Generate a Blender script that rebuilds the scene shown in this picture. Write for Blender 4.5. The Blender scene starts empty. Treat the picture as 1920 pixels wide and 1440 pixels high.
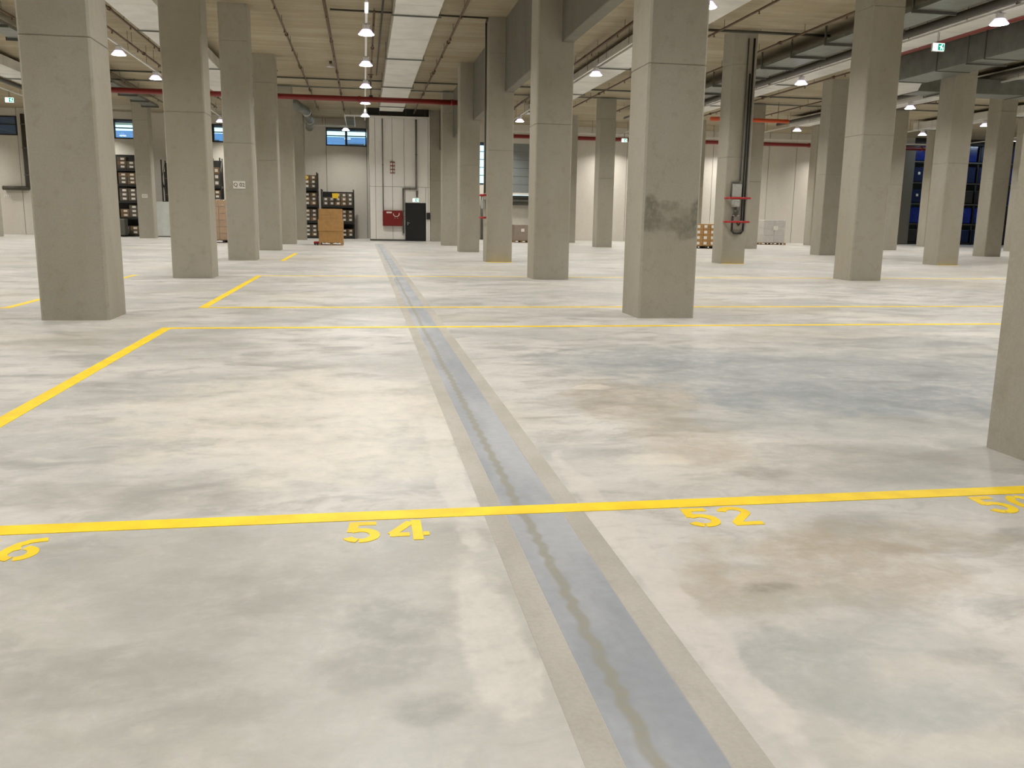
import bpy, bmesh, math, random
from mathutils import Vector, Matrix
random.seed(7)
S = bpy.context.scene
COL = S.collection

# ------------------------------------------------------------------ camera
H = 1.395
YAW, PITCH, ROLL, FPX = math.radians(9.601), math.radians(10.666), math.radians(0.873), 1643.35
cam_data = bpy.data.cameras.new('camera')
cam = bpy.data.objects.new('camera', cam_data); COL.objects.link(cam)
cam_data.sensor_fit = 'HORIZONTAL'; cam_data.sensor_width = 36.0
cam_data.lens = FPX / 1920 * 36.0
cam_data.clip_start = 0.05; cam_data.clip_end = 400
fw = Vector((math.sin(YAW)*math.cos(PITCH), math.cos(YAW)*math.cos(PITCH), -math.sin(PITCH)))
rt = Vector((math.cos(YAW), -math.sin(YAW), 0)); up = rt.cross(fw)
r2 = math.cos(ROLL)*rt + math.sin(ROLL)*up; u2 = -math.sin(ROLL)*rt + math.cos(ROLL)*up
cam.matrix_world = Matrix(((r2.x, u2.x, -fw.x, 0), (r2.y, u2.y, -fw.y, 0), (r2.z, u2.z, -fw.z, H), (0, 0, 0, 1)))
S.camera = cam

# ------------------------------------------------------------------ world, exposure, lamp settings
W = bpy.data.worlds.new('world'); S.world = W; W.use_nodes = True
W.node_tree.nodes['Background'].inputs[0].default_value = (0.62, 0.90, 1.0, 1)
W.node_tree.nodes['Background'].inputs[1].default_value = 2.2
S.view_settings.view_transform = 'Standard'; S.view_settings.look = 'None'
S.view_settings.gamma = 1.0; S.view_settings.use_curve_mapping = False
S.view_settings.exposure = 0.0
LAMP_W = 147.0
LAMP_SPREAD = 140.0
LAMP_RGB = (1.0, 0.975, 0.94)
S.cycles.max_bounces = 7; S.cycles.diffuse_bounces = 4; S.cycles.use_light_tree = True

# ------------------------------------------------------------------ helpers
def tag(o, label=None, cat=None, group=None, kind=None):
    if label: o['label'] = label
    if cat: o['category'] = cat
    if group: o['group'] = group
    if kind: o['kind'] = kind
    return o
def empty(name, loc, label=None, cat=None, group=None, rotz=0.0):
    o = bpy.data.objects.new(name, None); COL.objects.link(o); o.location = loc; o.rotation_euler = (0, 0, rotz)
    o.empty_display_size = 0.1
    return tag(o, label, cat, group)
def finish(name, bm, mat, parent=None, smooth=False, world=True):
    me = bpy.data.meshes.new(name); bmesh.ops.recalc_face_normals(bm, faces=bm.faces); bm.to_mesh(me); bm.free()
    if smooth:
        for p in me.polygons: p.use_smooth = True
    me.materials.append(mat)
    o = bpy.data.objects.new(name, me); COL.objects.link(o)
    if name in ('hanger_rods', 'hanger_frames', 'flange_rings', 'suspension_rods'): o['kind'] = 'stuff'
    if parent: o.parent = parent
    return o
def inst(name, me, loc, parent=None, rot=None):
    o = bpy.data.objects.new(name, me); COL.objects.link(o); o.location = loc
    if rot: o.rotation_euler = rot
    if parent: o.parent = parent
    return o
def box(bm, x0, x1, y0, y1, z0, z1, bev=0.0):
    vs = [bm.verts.new(p) for p in ((x0,y0,z0),(x1,y0,z0),(x1,y1,z0),(x0,y1,z0),(x0,y0,z1),(x1,y0,z1),(x1,y1,z1),(x0,y1,z1))]
    fs = [bm.faces.new([vs[i] for i in q]) for q in ((0,3,2,1),(4,5,6,7),(0,1,5,4),(1,2,6,5),(2,3,7,6),(3,0,4,7))]
    if bev > 0:
        es = set(e for f in fs for e in f.edges)
        bmesh.ops.bevel(bm, geom=list(es), offset=bev, segments=1, affect='EDGES', profile=0.5)
def cyl(bm, p0, p1, r, n=12, r1=None):
    p0, p1 = Vector(p0), Vector(p1); d = (p1-p0).normalized(); r1 = r if r1 is None else r1
    a = d.orthogonal().normalized(); b = d.cross(a)
    A = [bm.verts.new(p0 + r*(math.cos(t)*a + math.sin(t)*b)) for t in [2*math.pi*i/n for i in range(n)]]
    B = [bm.verts.new(p1 + r1*(math.cos(t)*a + math.sin(t)*b)) for t in [2*math.pi*i/n for i in range(n)]]
    for i in range(n): bm.faces.new((A[i], A[(i+1)%n], B[(i+1)%n], B[i]))
    bm.faces.new(A[::-1]); bm.faces.new(B)
def tube(bm, pts, r, n=10):
    for a, b in zip(pts, pts[1:]): cyl(bm, a, b, r, n)
    for p in pts[1:-1]: bmesh.ops.create_icosphere(bm, subdivisions=2, radius=r*1.04, matrix=Matrix.Translation(p))
def bxo(name, mat, x0, x1, y0, y1, z0, z1, parent=None, bev=0.0):
    bm = bmesh.new(); box(bm, x0, x1, y0, y1, z0, z1, bev); return finish(name, bm, mat, parent)
def ribbon(bm, pts, w, z0, z1):
    n = len(pts); L = []; R = []
    for i in range(n):
        a = Vector(pts[max(i-1, 0)]); b = Vector(pts[min(i+1, n-1)]); d = (b-a).normalized(); nn = Vector((-d.y, d.x))
        p = Vector(pts[i]); L.append(p+nn*w/2); R.append(p-nn*w/2)
    vt = lambda P, z: bm.verts.new((P.x, P.y, z))
    lt = [vt(p, z1) for p in L]; rtv = [vt(p, z1) for p in R]; lb = [vt(p, z0) for p in L]; rb = [vt(p, z0) for p in R]
    for i in range(n-1):
        bm.faces.new((lt[i], rtv[i], rtv[i+1], lt[i+1])); bm.faces.new((lb[i], lb[i+1], rb[i+1], rb[i]))
        bm.faces.new((lt[i], lt[i+1], lb[i+1], lb[i])); bm.faces.new((rtv[i], rb[i], rb[i+1], rtv[i+1]))
    bm.faces.new((lt[0], lb[0], rb[0], rtv[0])); bm.faces.new((lt[-1], rtv[-1], rb[-1], lb[-1]))

# ------------------------------------------------------------------ materials
def srgb(r, g, b):
    f = lambda c: (c/255/12.92) if c/255 <= 0.04045 else ((c/255+0.055)/1.055)**2.4
    return (f(r), f(g), f(b), 1)
class NT:
    def __init__(s, name):
        s.m = bpy.data.materials.new(name); s.m.use_nodes = True; s.t = s.m.node_tree; s.b = s.t.nodes['Principled BSDF']
    def n(s, k, **kw):
        o = s.t.nodes.new(k)
        for a, v in kw.items(): setattr(o, a, v)
        return o
    def l(s, a, b): s.t.links.new(a, b)
    def pos(s):
        if not hasattr(s, '_p'): s._p = s.n('ShaderNodeNewGeometry').outputs['Position']
        return s._p
    def scaled(s, v, sc):
        m = s.n('ShaderNodeVectorMath', operation='MULTIPLY'); s.l(v, m.inputs[0]); m.inputs[1].default_value = sc; return m.outputs[0]
    def noise(s, v, scale, detail=4, rough=0.55, dist=0.0):
        o = s.n('ShaderNodeTexNoise'); s.l(v, o.inputs['Vector']); o.inputs['Scale'].default_value = scale
        o.inputs['Detail'].default_value = detail; o.inputs['Roughness'].default_value = rough; o.inputs['Distortion'].default_value = dist
        return o
    def ramp(s, v, lo, hi, a=0.0, b=1.0, smooth=True):
        o = s.n('ShaderNodeMapRange', interpolation_type='SMOOTHSTEP' if smooth else 'LINEAR'); s.l(v, o.inputs[0])
        for i, x in ((1, lo), (2, hi), (3, a), (4, b)): o.inputs[i].default_value = x
        return o.outputs[0]
    def mix(s, fac, a, b, mode='MIX'):
        o = s.n('ShaderNodeMix', data_type='RGBA', blend_type=mode)
        for sock, v in ((o.inputs[0], fac), (o.inputs[6], a), (o.inputs[7], b)):
            if hasattr(v, 'is_output'): s.l(v, sock)
            else: sock.default_value = v
        return o.outputs[2]
    def math(s, op, a, b):
        o = s.n('ShaderNodeMath', operation=op)
        for sock, v in ((o.inputs[0], a), (o.inputs[1], b)):
            if hasattr(v, 'is_output'): s.l(v, sock)
            else: sock.default_value = v
        return o.outputs[0]
    def blobs(s, col, items, plane='XY', amp=1.0, nscale=1.2):
        """stains and broad tone patches: (centre, centre, half-size, half-size, colour, strength), edges broken up by noise"""
        p = s.pos(); nz = s.noise(p, nscale, 5, 0.6)
        nz2 = s.noise(p, nscale*3.3, 4, 0.65)
        sub = s.n('ShaderNodeVectorMath', operation='SUBTRACT'); s.l(nz.outputs['Color'], sub.inputs[0]); sub.inputs[1].default_value = (0.5, 0.5, 0.5)
        if plane == 'XZ':      # the smudge is only on the face turned to -Y
            sn = s.n('ShaderNodeSeparateXYZ'); s.l(s.n('ShaderNodeNewGeometry').outputs['True Normal'], sn.inputs[0]); front = s.math('LESS_THAN', sn.outputs[1], -0.9)
        for (a, b, ra, rb, c, st) in items:
            ctr = (a, b, 0) if plane == 'XY' else (a, 0, b)
            inv = (1/ra, 1/rb, 0) if plane == 'XY' else (1/ra, 0, 1/rb)
            d = s.n('ShaderNodeVectorMath', operation='SUBTRACT'); s.l(p, d.inputs[0]); d.inputs[1].default_value = ctr
            m = s.n('ShaderNodeVectorMath', operation='MULTIPLY'); s.l(d.outputs[0], m.inputs[0]); m.inputs[1].default_value = inv
            ad = s.n('ShaderNodeVectorMath', operation='MULTIPLY_ADD'); s.l(sub.outputs[0], ad.inputs[0]); ad.inputs[1].default_value = (2.6*amp,)*3; s.l(m.outputs[0], ad.inputs[2])
            z = s.scaled(ad.outputs[0], (1, 1, 0) if plane == 'XY' else (1, 0, 1))
            ln = s.n('ShaderNodeVectorMath', operation='LENGTH'); s.l(z, ln.inputs[0])
            f = s.ramp(ln.outputs['Value'], 1.02, 0.72, 0, st) if st >= 0.7 else s.ramp(ln.outputs['Value'], 1.15, 0.55, 0, st)
            f = s.math('MULTIPLY', f, s.ramp(nz2.outputs['Fac'], 0.30, 0.62, 0.45, 1.0))
            if plane == 'XZ': f = s.math('MULTIPLY', f, front)
            col = s.mix(f, col, c)
        return col
    def bump(s, h, strength, dist=0.01):
        o = s.n('ShaderNodeBump'); s.l(h, o.inputs['Height']); o.inputs['Strength'].default_value = strength; o.inputs['Distance'].default_value = dist
        s.l(o.outputs[0], s.b.inputs['Normal'])
    def color(s, c):
        if hasattr(c, 'is_output'): s.l(c, s.b.inputs['Base Color'])
        else: s.b.inputs['Base Color'].default_value = c
def plain(name, rgb, rough=0.55, metal=0.0, var=0.06, nscale=14.0, coat=0.0):
    k = NT(name); c = srgb(*rgb)
    nz = k.noise(k.pos(), nscale, 4)
    f = k.ramp(nz.outputs['Fac'], 0.3, 0.7)
    k.color(k.mix(f, tuple(x*(1-var) for x in c[:3])+(1,), tuple(min(1, x*(1+var)) for x in c[:3])+(1,)))
    k.b.inputs['Roughness'].default_value = rough; k.b.inputs['Metallic'].default_value = metal
    if coat: k.b.inputs['Coat Weight'].default_value = coat; k.b.inputs['Coat Roughness'].default_value = 0.1
    return k.m
def concrete(name, ca, cb, cc, big=0.7, stretch=(1, 1, 0.35), rough=0.8, stains=None, plane='XZ', streak=0.0, bump=0.25):
    k = NT(name); p = k.pos()
    n1 = k.noise(k.scaled(p, stretch), big, 5, 0.6, 0.3)
    n2 = k.noise(k.scaled(p, (1, 1, 1)), 6.0, 4, 0.65)
    n3 = k.noise(p, 55.0, 3, 0.7)
    c = k.mix(k.ramp(n1.outputs['Fac'], 0.32, 0.68), srgb(*ca), srgb(*cb))
    c = k.mix(k.ramp(n2.outputs['Fac'], 0.5, 0.78, 0, 0.45), c, srgb(*cc))
    if streak:
        n4 = k.noise(k.scaled(p, (0.35, 3.2, 1)), 1.0, 5, 0.6); c = k.mix(k.ramp(n4.outputs['Fac'], 0.35, 0.7, 0, streak), c, srgb(*cc))
    v = k.ramp(n3.outputs['Fac'], 0.25, 0.75, 0.93, 1.05)
    mul = k.n('ShaderNodeMix', data_type='RGBA', blend_type='MULTIPLY'); mul.inputs[0].default_value = 1.0; k.l(c, mul.inputs[6]); k.l(v, mul.inputs[7]); c = mul.outputs[2]
    if stains: c = k.blobs(c, stains, plane, amp=0.55, nscale=4.5)
    k.color(c); k.b.inputs['Roughness'].default_value = rough
    k.bump(n3.outputs['Fac'], bump, 0.004)
    return k.m

COLA, COLB, COLC = (171, 166, 152), (161, 155, 138), (145, 138, 119)
M_col = concrete('column_concrete', COLA, COLB, COLC)
DARKST = srgb(98, 96, 84)
M_col_stained = concrete('stained_column_concrete', COLA, COLB, COLC, stains=[
    (4.03, 1.64, 0.13, 0.15, DARKST, 0.69), (4.06, 1.40, 0.20, 0.17, DARKST, 0.66), (4.50, 1.36, 0.26, 0.14, DARKST, 0.6), (4.72, 1.50, 0.09, 0.26, DARKST, 0.66),
    (4.62, 1.22, 0.20, 0.10, DARKST, 0.5), (4.30, 1.62, 0.22, 0.08, DARKST, 0.4), (4.35, 1.45, 0.40, 0.22, srgb(134, 130, 117), 0.5)])
M_wall = concrete('precast_wall_concrete', (212, 207, 194), (202, 196, 182), (188, 182, 166), big=0.35)
M_core = concrete('pale_core_concrete', (244, 242, 236), (238, 235, 226), (226, 222, 212), big=0.35)
M_ceil = concrete('ceiling_concrete', (172, 161, 136), (158, 145, 118), (136, 122, 94), big=0.45, stretch=(0.5, 1.3, 1), streak=0.55)
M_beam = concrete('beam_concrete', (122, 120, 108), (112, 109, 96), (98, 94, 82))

def floor_material():
    k = NT('power_floated_concrete'); p = k.pos()
    n1 = k.noise(k.scaled(p, (0.75, 1, 1)), 0.55, 6, 0.62, 0.5)
    n2 = k.noise(k.scaled(p, (0.8, 1.3, 1)), 1.7, 6, 0.68, 0.6); n5 = k.noise(k.scaled(p, (1.0, 1.5, 1)), 4.2, 5, 0.66, 0.8)
    n3 = k.noise(p, 26.0, 4, 0.7); n4 = k.noise(k.scaled(p, (1, 1, 1)), 0.23, 3, 0.5)
    c = k.mix(k.ramp(n1.outputs['Fac'], 0.38, 0.62), srgb(208, 204, 197), srgb(184, 183, 178))
    c = k.mix(k.ramp(n2.outputs['Fac'], 0.48, 0.66, 0, 0.75), c, srgb(162, 162, 157))
    c = k.mix(k.ramp(n5.outputs['Fac'], 0.50, 0.66, 0, 0.36), c, srgb(158, 157, 150))
    c = k.mix(k.ramp(n5.outputs['Fac'], 0.46, 0.34, 0, 0.32), c, srgb(218, 213, 204))
    c = k.mix(k.ramp(n4.outputs['Fac'], 0.5, 0.68, 0, 0.40), c, srgb(190, 179, 160))
    GD = srgb(142, 141, 132)
    BL, BR, DK, PA, GR = srgb(138, 146, 152), srgb(164, 148, 122), srgb(118, 110, 98), srgb(224, 216, 200), srgb(158, 156, 148)
    c = k.blobs(c, [
        (4.6, 7.2, 2.8, 1.7, BL, 0.60), (2.9, 8.6, 1.4, 0.9, BL, 0.6), (3.8, 6.5, 1.5, 0.7, BL, 0.55), (6.6, 9.6, 2.2, 0.6, BL, 0.4),
        (2.1, 6.6, 0.6, 0.9, BR, 0.5), (2.05, 5.2, 0.4, 0.7, BR, 0.45), (2.19, 4.51, 0.2, 0.13, DK, 0.5), (1.9, 7.1, 0.2, 0.14, PA, 0.7), (1.73, 4.85, 0.25, 0.16, PA, 0.6),
        (2.9, 4.6, 0.8, 0.5, GR, 0.6), (1.8, 3.1, 0.75, 0.45, BR, 0.55), (2.3, 3.45, 0.6, 0.3, BR, 0.45), (1.55, 3.0, 0.12, 0.07, DK, 0.5), (1.94, 2.39, 0.16, 0.06, DK, 0.45),
        (1.75, 2.33, 0.22, 0.09, PA, 0.45), (1.35, 2.4, 0.25, 0.3, BL, 0.45), (1.6, 2.11, 0.3, 0.12, BL, 0.45), (1.6, 1.93, 0.2, 0.08, PA, 0.4), (1.33, 1.97, 0.1, 0.07, PA, 0.45),
        (-0.6, 2.9, 1.6, 1.3, srgb(172, 171, 160), 0.6), (1.7, 2.5, 0.55, 0.55, srgb(164, 164, 156), 0.5), (0.5, 2.0, 1.6, 0.5, srgb(176, 174, 164), 0.5),  # broad soft grey patches put in to darken the near floor
        (0.10, 2.90, 0.20, 0.26, GD, 0.66), (0.17, 2.3, 0.13, 0.10, GD, 0.66), (0.06, 2.6, 0.2, 0.2, GD, 0.5), (0.02, 3.4, 0.22, 0.26, GR, 0.55), (0.2, 3.8, 0.25, 0.12, GR, 0.35),
        (-0.5, 6.4, 1.3, 1.7, PA, 0.6), (0.0, 5.0, 0.6, 0.5, PA, 0.4), (-1.15, 4.5, 0.8, 0.3, GR, 0.5), (-0.85, 2.6, 0.45, 0.16, GR, 0.45), (-0.42, 2.4, 0.22, 0.1, GR, 0.4),
        (-0.45, 3.2, 0.6, 0.3, GR, 0.4), (-2.2, 10.2, 1.0, 0.9, GR, 0.3), (0.40, 2.7, 0.12, 0.7, srgb(212, 207, 198), 0.75), (0.45, 4.8, 0.09, 1.6, srgb(214, 209, 200), 0.7), (1.13, 3.3, 0.09, 1.8, srgb(212, 205, 198), 0.7), (-3.3, 10.2, 0.8, 0.9, BR, 0.3)], 'XY', amp=0.7, nscale=2.6)
    v = k.ramp(n3.outputs['Fac'], 0.2, 0.8, 0.95, 1.04)
    mul = k.n('ShaderNodeMix', data_type='RGBA', blend_type='MULTIPLY'); mul.inputs[0].default_value = 1.0; k.l(c, mul.inputs[6]); k.l(v, mul.inputs[7])
    k.color(mul.outputs[2])
    k.l(k.ramp(n2.outputs['Fac'], 0.3, 0.7, 0.46, 0.32), k.b.inputs['Roughness'])
    k.b.inputs['Specular IOR Level'].default_value = 0.5
    k.bump(n3.outputs['Fac'], 0.06, 0.003)
    return k.m
M_floor = floor_material()
M_yellow = plain('yellow_line_paint', (252, 212, 30), 0.5, var=0.10, nscale=5)
M_edge = concrete('channel_edge_concrete', (178, 173, 164), (166, 161, 150), (154, 148, 137), big=3.2, stretch=(1, 0.4, 1), rough=0.75)
def infill_material():
    k = NT('channel_infill_concrete'); p = k.pos()
    n1 = k.noise(k.scaled(p, (2, 0.5, 1)), 1.3, 5); n2 = k.noise(p, 20, 4)
    c = k.mix(k.ramp(n1.outputs['Fac'], 0.35, 0.65), srgb(168, 170, 173), srgb(144, 148, 153))
    # wandering dirt trail left along the channel
    sx = k.n('ShaderNodeSeparateXYZ'); k.l(p, sx.inputs[0])
    nz = k.noise(k.scaled(p, (0, 1, 0)), 2.5, 2, 0.5); nb = k.noise(k.scaled(p, (0, 1, 0)), 0.5, 2)
    ph = k.math('ADD', k.math('MULTIPLY', sx.outputs[1], 36.0), k.math('MULTIPLY', nz.outputs['Fac'], 14.0))
    off = k.math('MULTIPLY', k.math('SINE', ph, 0.0), 0.0075)
    off2 = k.math('MULTIPLY', k.math('SUBTRACT', nb.outputs['Fac'], 0.5), 0.05)
    d = k.math('ABSOLUTE', k.math('SUBTRACT', k.math('SUBTRACT', sx.outputs[0], 0.735), k.math('ADD', off, off2)), 0.0)
    f = k.math('MULTIPLY', k.ramp(d, 0.034, 0.010, 0, 0.75), k.ramp(n2.outputs['Fac'], 0.25, 0.6, 0.55, 1.0))
    c = k.mix(f, c, srgb(138, 134, 114))
    v = k.ramp(n2.outputs['Fac'], 0.2, 0.8, 0.94, 1.05)
    mul = k.n('ShaderNodeMix', data_type='RGBA', blend_type='MULTIPLY'); mul.inputs[0].default_value = 1.0; k.l(c, mul.inputs[6]); k.l(v, mul.inputs[7])
    k.color(mul.outputs[2]); k.b.inputs['Roughness'].default_value = 0.55
    return k.m
M_infill = infill_material()
M_white = plain('white_painted_metal', (222, 220, 212), 0.45)
M_duct = plain('pale_duct_sheet', (214, 212, 204), 0.32, var=0.08, nscale=1.6)
M_galv = plain('galvanised_sheet', (116, 118, 110), 0.42, 0.35, var=0.12, nscale=3)
M_steel = plain('dark_grey_steel', (92, 92, 84), 0.5, 0.3)
M_pipeg = plain('grey_pipe_paint', (112, 108, 98), 0.5)
M_shaded_gate = plain('shaded_grey_gate', (104, 102, 92), 0.55)
M_black = plain('black_steel', (36, 35, 31), 0.5)
M_pipe_red = plain('red_pipe_paint', (128, 32, 24), 0.4)
M_red = plain('red_cabinet_paint', (122, 22, 18), 0.4)
M_redbar = plain('red_guard_paint', (176, 28, 30), 0.35)
M_orange = plain('orange_paint', (206, 86, 40), 0.5)
M_rust = plain('brown_sprinkler_paint', (88, 66, 42), 0.5, var=0.15)
M_dkpipe = plain('dark_pipe_lagging', (70, 66, 56), 0.6)
M_door = plain('anthracite_door_paint', (22, 25, 25), 0.45)
M_chrome = plain('brushed_steel', (190, 190, 186), 0.25, 0.9)
M_frame = plain('window_frame_blue_black', (20, 27, 36), 0.4)
M_cart = plain('brown_cardboard', (170, 130, 78), 0.8, var=0.08, nscale=5)
M_cart2 = plain('dull_brown_carton', (128, 102, 72), 0.8, var=0.10, nscale=4)
M_cartg = plain('grey_brown_carton', (96, 88, 76), 0.8, var=0.15, nscale=3)
M_label = plain('white_paper', (226, 222, 212), 0.7)
M_ylabel = plain('yellow_card', (250, 206, 40), 0.6)
M_wood = plain('pallet_wood', (150, 122, 86), 0.85, var=0.2, nscale=9)
M_dwood = plain('dark_pallet', (48, 42, 34), 0.8)
M_board = plain('white_board_panel', (196, 200, 192), 0.5, var=0.08, nscale=2)
M_wrap = plain('white_wrapped_goods', (206, 202, 196), 0.3, coat=0.6)
M_bluew = plain('blue_film_wrapped_goods', (12, 44, 132), 0.22, var=0.25, nscale=3, coat=0.8)
M_bluedk = plain('dark_blue_goods', (18, 34, 70), 0.35, var=0.2, nscale=3)
M_grey = plain('grey_cabinet_paint', (176, 178, 170), 0.5)
M_dock = plain('grey_dock_door', (128, 134, 132), 0.5)
M_facade = plain('blue_grey_facade', (104, 132, 178), 0.7, var=0.05, nscale=0.6)
M_blind = plain('blue_roller_blind', (60, 96, 150), 0.7)
M_txt = plain('black_lettering', (30, 30, 26), 0.6)
def emit(name, rgb, strength):
    m = bpy.data.materials.new(name); m.use_nodes = True; t = m.node_tree; t.nodes.clear()
    e = t.nodes.new('ShaderNodeEmission'); e.inputs[0].default_value = (*rgb, 1); e.inputs[1].default_value = strength
    o = t.nodes.new('ShaderNodeOutputMaterial'); t.links.new(e.outputs[0], o.inputs[0]); m.cycles.emission_sampling = 'NONE'
    return m
M_led = emit('lit_led_diffuser', (1.0, 0.98, 0.95), 14.0)
M_cone = emit('lit_prismatic_reflector', (0.82, 0.76, 1.0), 1.3)
M_strip = emit('lit_strip_lens', (0.85, 1.0, 1.0), 5.0)
M_sign = emit('lit_sign_face', (0.82, 1.0, 0.94), 2.2)
M_signg = emit('lit_sign_green', (0.0, 0.42, 0.22), 1.0)
def glass(name):
    m = bpy.data.materials.new(name); m.use_nodes = True; t = m.node_tree; t.nodes.clear()
    a = t.nodes.new('ShaderNodeBsdfTransparent'); a.inputs[0].default_value = (0.90, 0.97, 0.98, 1)
    g = t.nodes.new('ShaderNodeBsdfGlossy'); g.inputs['Roughness'].default_value = 0.03
    x = t.nodes.new('ShaderNodeMixShader'); x.inputs[0].default_value = 0.10
    o = t.nodes.new('ShaderNodeOutputMaterial'); t.links.new(a.outputs[0], x.inputs[1]); t.links.new(g.outputs[0], x.inputs[2]); t.links.new(x.outputs[0], o.inputs[0]); return m
M_glass = glass('window_glass')
def film(name):
    m = bpy.data.materials.new(name); m.use_nodes = True; t = m.node_tree; t.nodes.clear()
    a = t.nodes.new('ShaderNodeBsdfTransparent'); g = t.nodes.new('ShaderNodeBsdfPrincipled')
    g.inputs['Base Color'].default_value = (0.75, 0.73, 0.70, 1); g.inputs['Roughness'].default_value = 0.12
    n = t.nodes.new('ShaderNodeTexNoise'); n.inputs['Scale'].default_value = 9; n.inputs['Detail'].default_value = 4
    bu = t.nodes.new('ShaderNodeBump'); bu.inputs['Strength'].default_value = 0.7; bu.inputs['Distance'].default_value = 0.05
    t.links.new(n.outputs['Fac'], bu.inputs['Height']); t.links.new(bu.outputs[0], g.inputs['Normal'])
    x = t.nodes.new('ShaderNodeMixShader'); x.inputs[0].default_value = 0.22
    o = t.nodes.new('ShaderNodeOutputMaterial'); t.links.new(a.outputs[0], x.inputs[1]); t.links.new(g.outputs[0], x.inputs[2]); t.links.new(x.outputs[0], o.inputs[0]); return m
M_film = film('stretch_film')

# ------------------------------------------------------------------ the shell
CZ = 7.56                      # underside of the slab
XL, XR, YF, YB = -31.0, 58.0, -30.0, 59.5
tag(bxo('floor', M_floor, XL-0.3, XR+0.3, YF-0.3, YB+9.0, -0.25, 0.0), kind='structure')
tag(bxo('ceiling', M_ceil, XL-0.3, XR+0.3, YF-0.3, YB+9.0, CZ, CZ+0.3), kind='structure')
tag(bxo('wall_left', M_wall, XL-0.3, XL, YF, YB, 0.0, CZ), kind='structure')
tag(bxo('wall_right', M_wall, XR, XR+0.3, YF, YB+9.0, 0.0, CZ), kind='structure')
tag(bxo('wall_front', M_wall, XL, XR, YF-0.3, YF, 0.0, CZ), kind='structure')

WINS = [(-23.2, -20.72, 5.95, 7.08), (-16.4, -13.92, 5.93, 7.08), (-10.55, -8.0, 5.88, 6.98), (-2.32, 0.26, 5.86, 6.98), (7.30, 8.10, 3.64, 6.34)]
DOCK = (8.30, 11.60, 0.0, 6.34)
XOPEN = 39.2
wall = empty('wall_back', (0, YB, 0)); wall['kind'] = 'structure'
def panel(x0, x1, z0, z1):
    if x1-x0 < 0.06 or z1-z0 < 0.03: return
    g = 0.012
    bm = bmesh.new(); box(bm, x0+g, x1-g, 0.0, 0.25, z0, z1, 0.008)
    finish('panel', bm, M_wall, wall)
cuts = sorted([(a, b, c, d) for a, b, c, d in WINS] + [DOCK])
x = XL
while x < XOPEN - 0.01:
    hit = None
    for w in cuts:
        if w[0] <= x + 1e-6 < w[1]: hit = w
    if hit:
        panel(hit[0], hit[1], 0.0, hit[2]) if hit[2] > 0 else None
        panel(hit[0], hit[1], hit[3], CZ)
        x = hit[1]; continue
    nx = min(x + 2.06, XOPEN)
    for w in cuts:
        if x < w[0] < nx: nx = w[0]
    panel(x, nx, 0.0, CZ); x = nx
bm = bmesh.new(); box(bm, XL, WINS[0][0], 0.10, 0.16, 0, CZ)     # dark backing strip behind the joints
xs = [XL] + [v for w in cuts for v in (w[0], w[1])] + [XOPEN]
bm.free(); bm = bmesh.new()
for i in range(0, len(xs), 2): box(bm, xs[i]+0.02, xs[i+1]-0.02, 0.10, 0.20, 0.0, CZ-0.001)
for a_, b_, c_, d_ in WINS: box(bm, a_-0.02, b_+0.02, 0.10, 0.20, 0.0, c_); box(bm, a_-0.02, b_+0.02, 0.10, 0.20, d_, CZ-0.001)
finish('joint_backing', bm, M_beam, wall)

def window(n, x0, x1, z0, z1, split=True, blind=False):
    r = empty('window_%d' % n, ((x0+x1)/2, YB, z0)); r['kind'] = 'structure'
    cx = (x0+x1)/2; hw = (x1-x0)/2; h = z1-z0; t = 0.07
    bm = bmesh.new()
    box(bm, -hw, hw, -0.03, 0.16, 0, t); box(bm, -hw, hw, -0.03, 0.16, h-t, h)
    box(bm, -hw, -hw+t, -0.03, 0.16, t, h-t); box(bm, hw-t, hw, -0.03, 0.16, t, h-t)
    finish('window_frame', bm, M_frame, r)
    if split:
        bxo('mullion', M_frame, -0.07, 0.07, -0.02, 0.14, t, h-t, r)
        zt = h*0.56
        for a, b in ((-hw+t, -0.07), (0.07, hw-t)):
            bxo('glazing_bar', M_frame, a, b, -0.01, 0.12, zt-0.03, zt+0.03, r)
            bxo('pane', M_glass, a, b, 0.05, 0.056, t, zt-0.03, r); bxo('pane', M_glass, a, b, 0.05, 0.056, zt+0.03, h-t, r)
    else:
        k = 5; hh = (h-2*t)/k
        for i in range(k):
            if i: bxo('glazing_bar', M_frame, -hw+t, hw-t, -0.01, 0.12, t+i*hh-0.02, t+i*hh+0.02, r)
            bxo('pane', M_glass, -hw+t, hw-t, 0.05, 0.056, t+i*hh+(0.02 if i else 0), t+(i+1)*hh-(0.02 if i < k-1 else 0), r)
    if blind: bxo('roller_blind', M_blind, -hw+t, hw-t, 0.09, 0.10, t, h-t, r)
    else: bxo('blind_box', M_blind, -hw+t, hw-t, 0.17, 0.30, h-t-0.10, h-t, r)
for i, w in enumerate(WINS): window(i+1, *w, split=(i != 4), blind=(i == 0))
# building seen through the windows
b = empty('neighbouring_building', (-5, 84, 0), 'blue grey building standing outside the high windows of the far wall', 'building')
bxo('facade', M_facade, -26, 9, 0, 6, 0, 8.48, b)
for i in range(7): bxo('window', M_frame, -24+i*4.6, -21.4+i*4.6, -0.06, -0.01, 6.6, 7.9, b)

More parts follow.
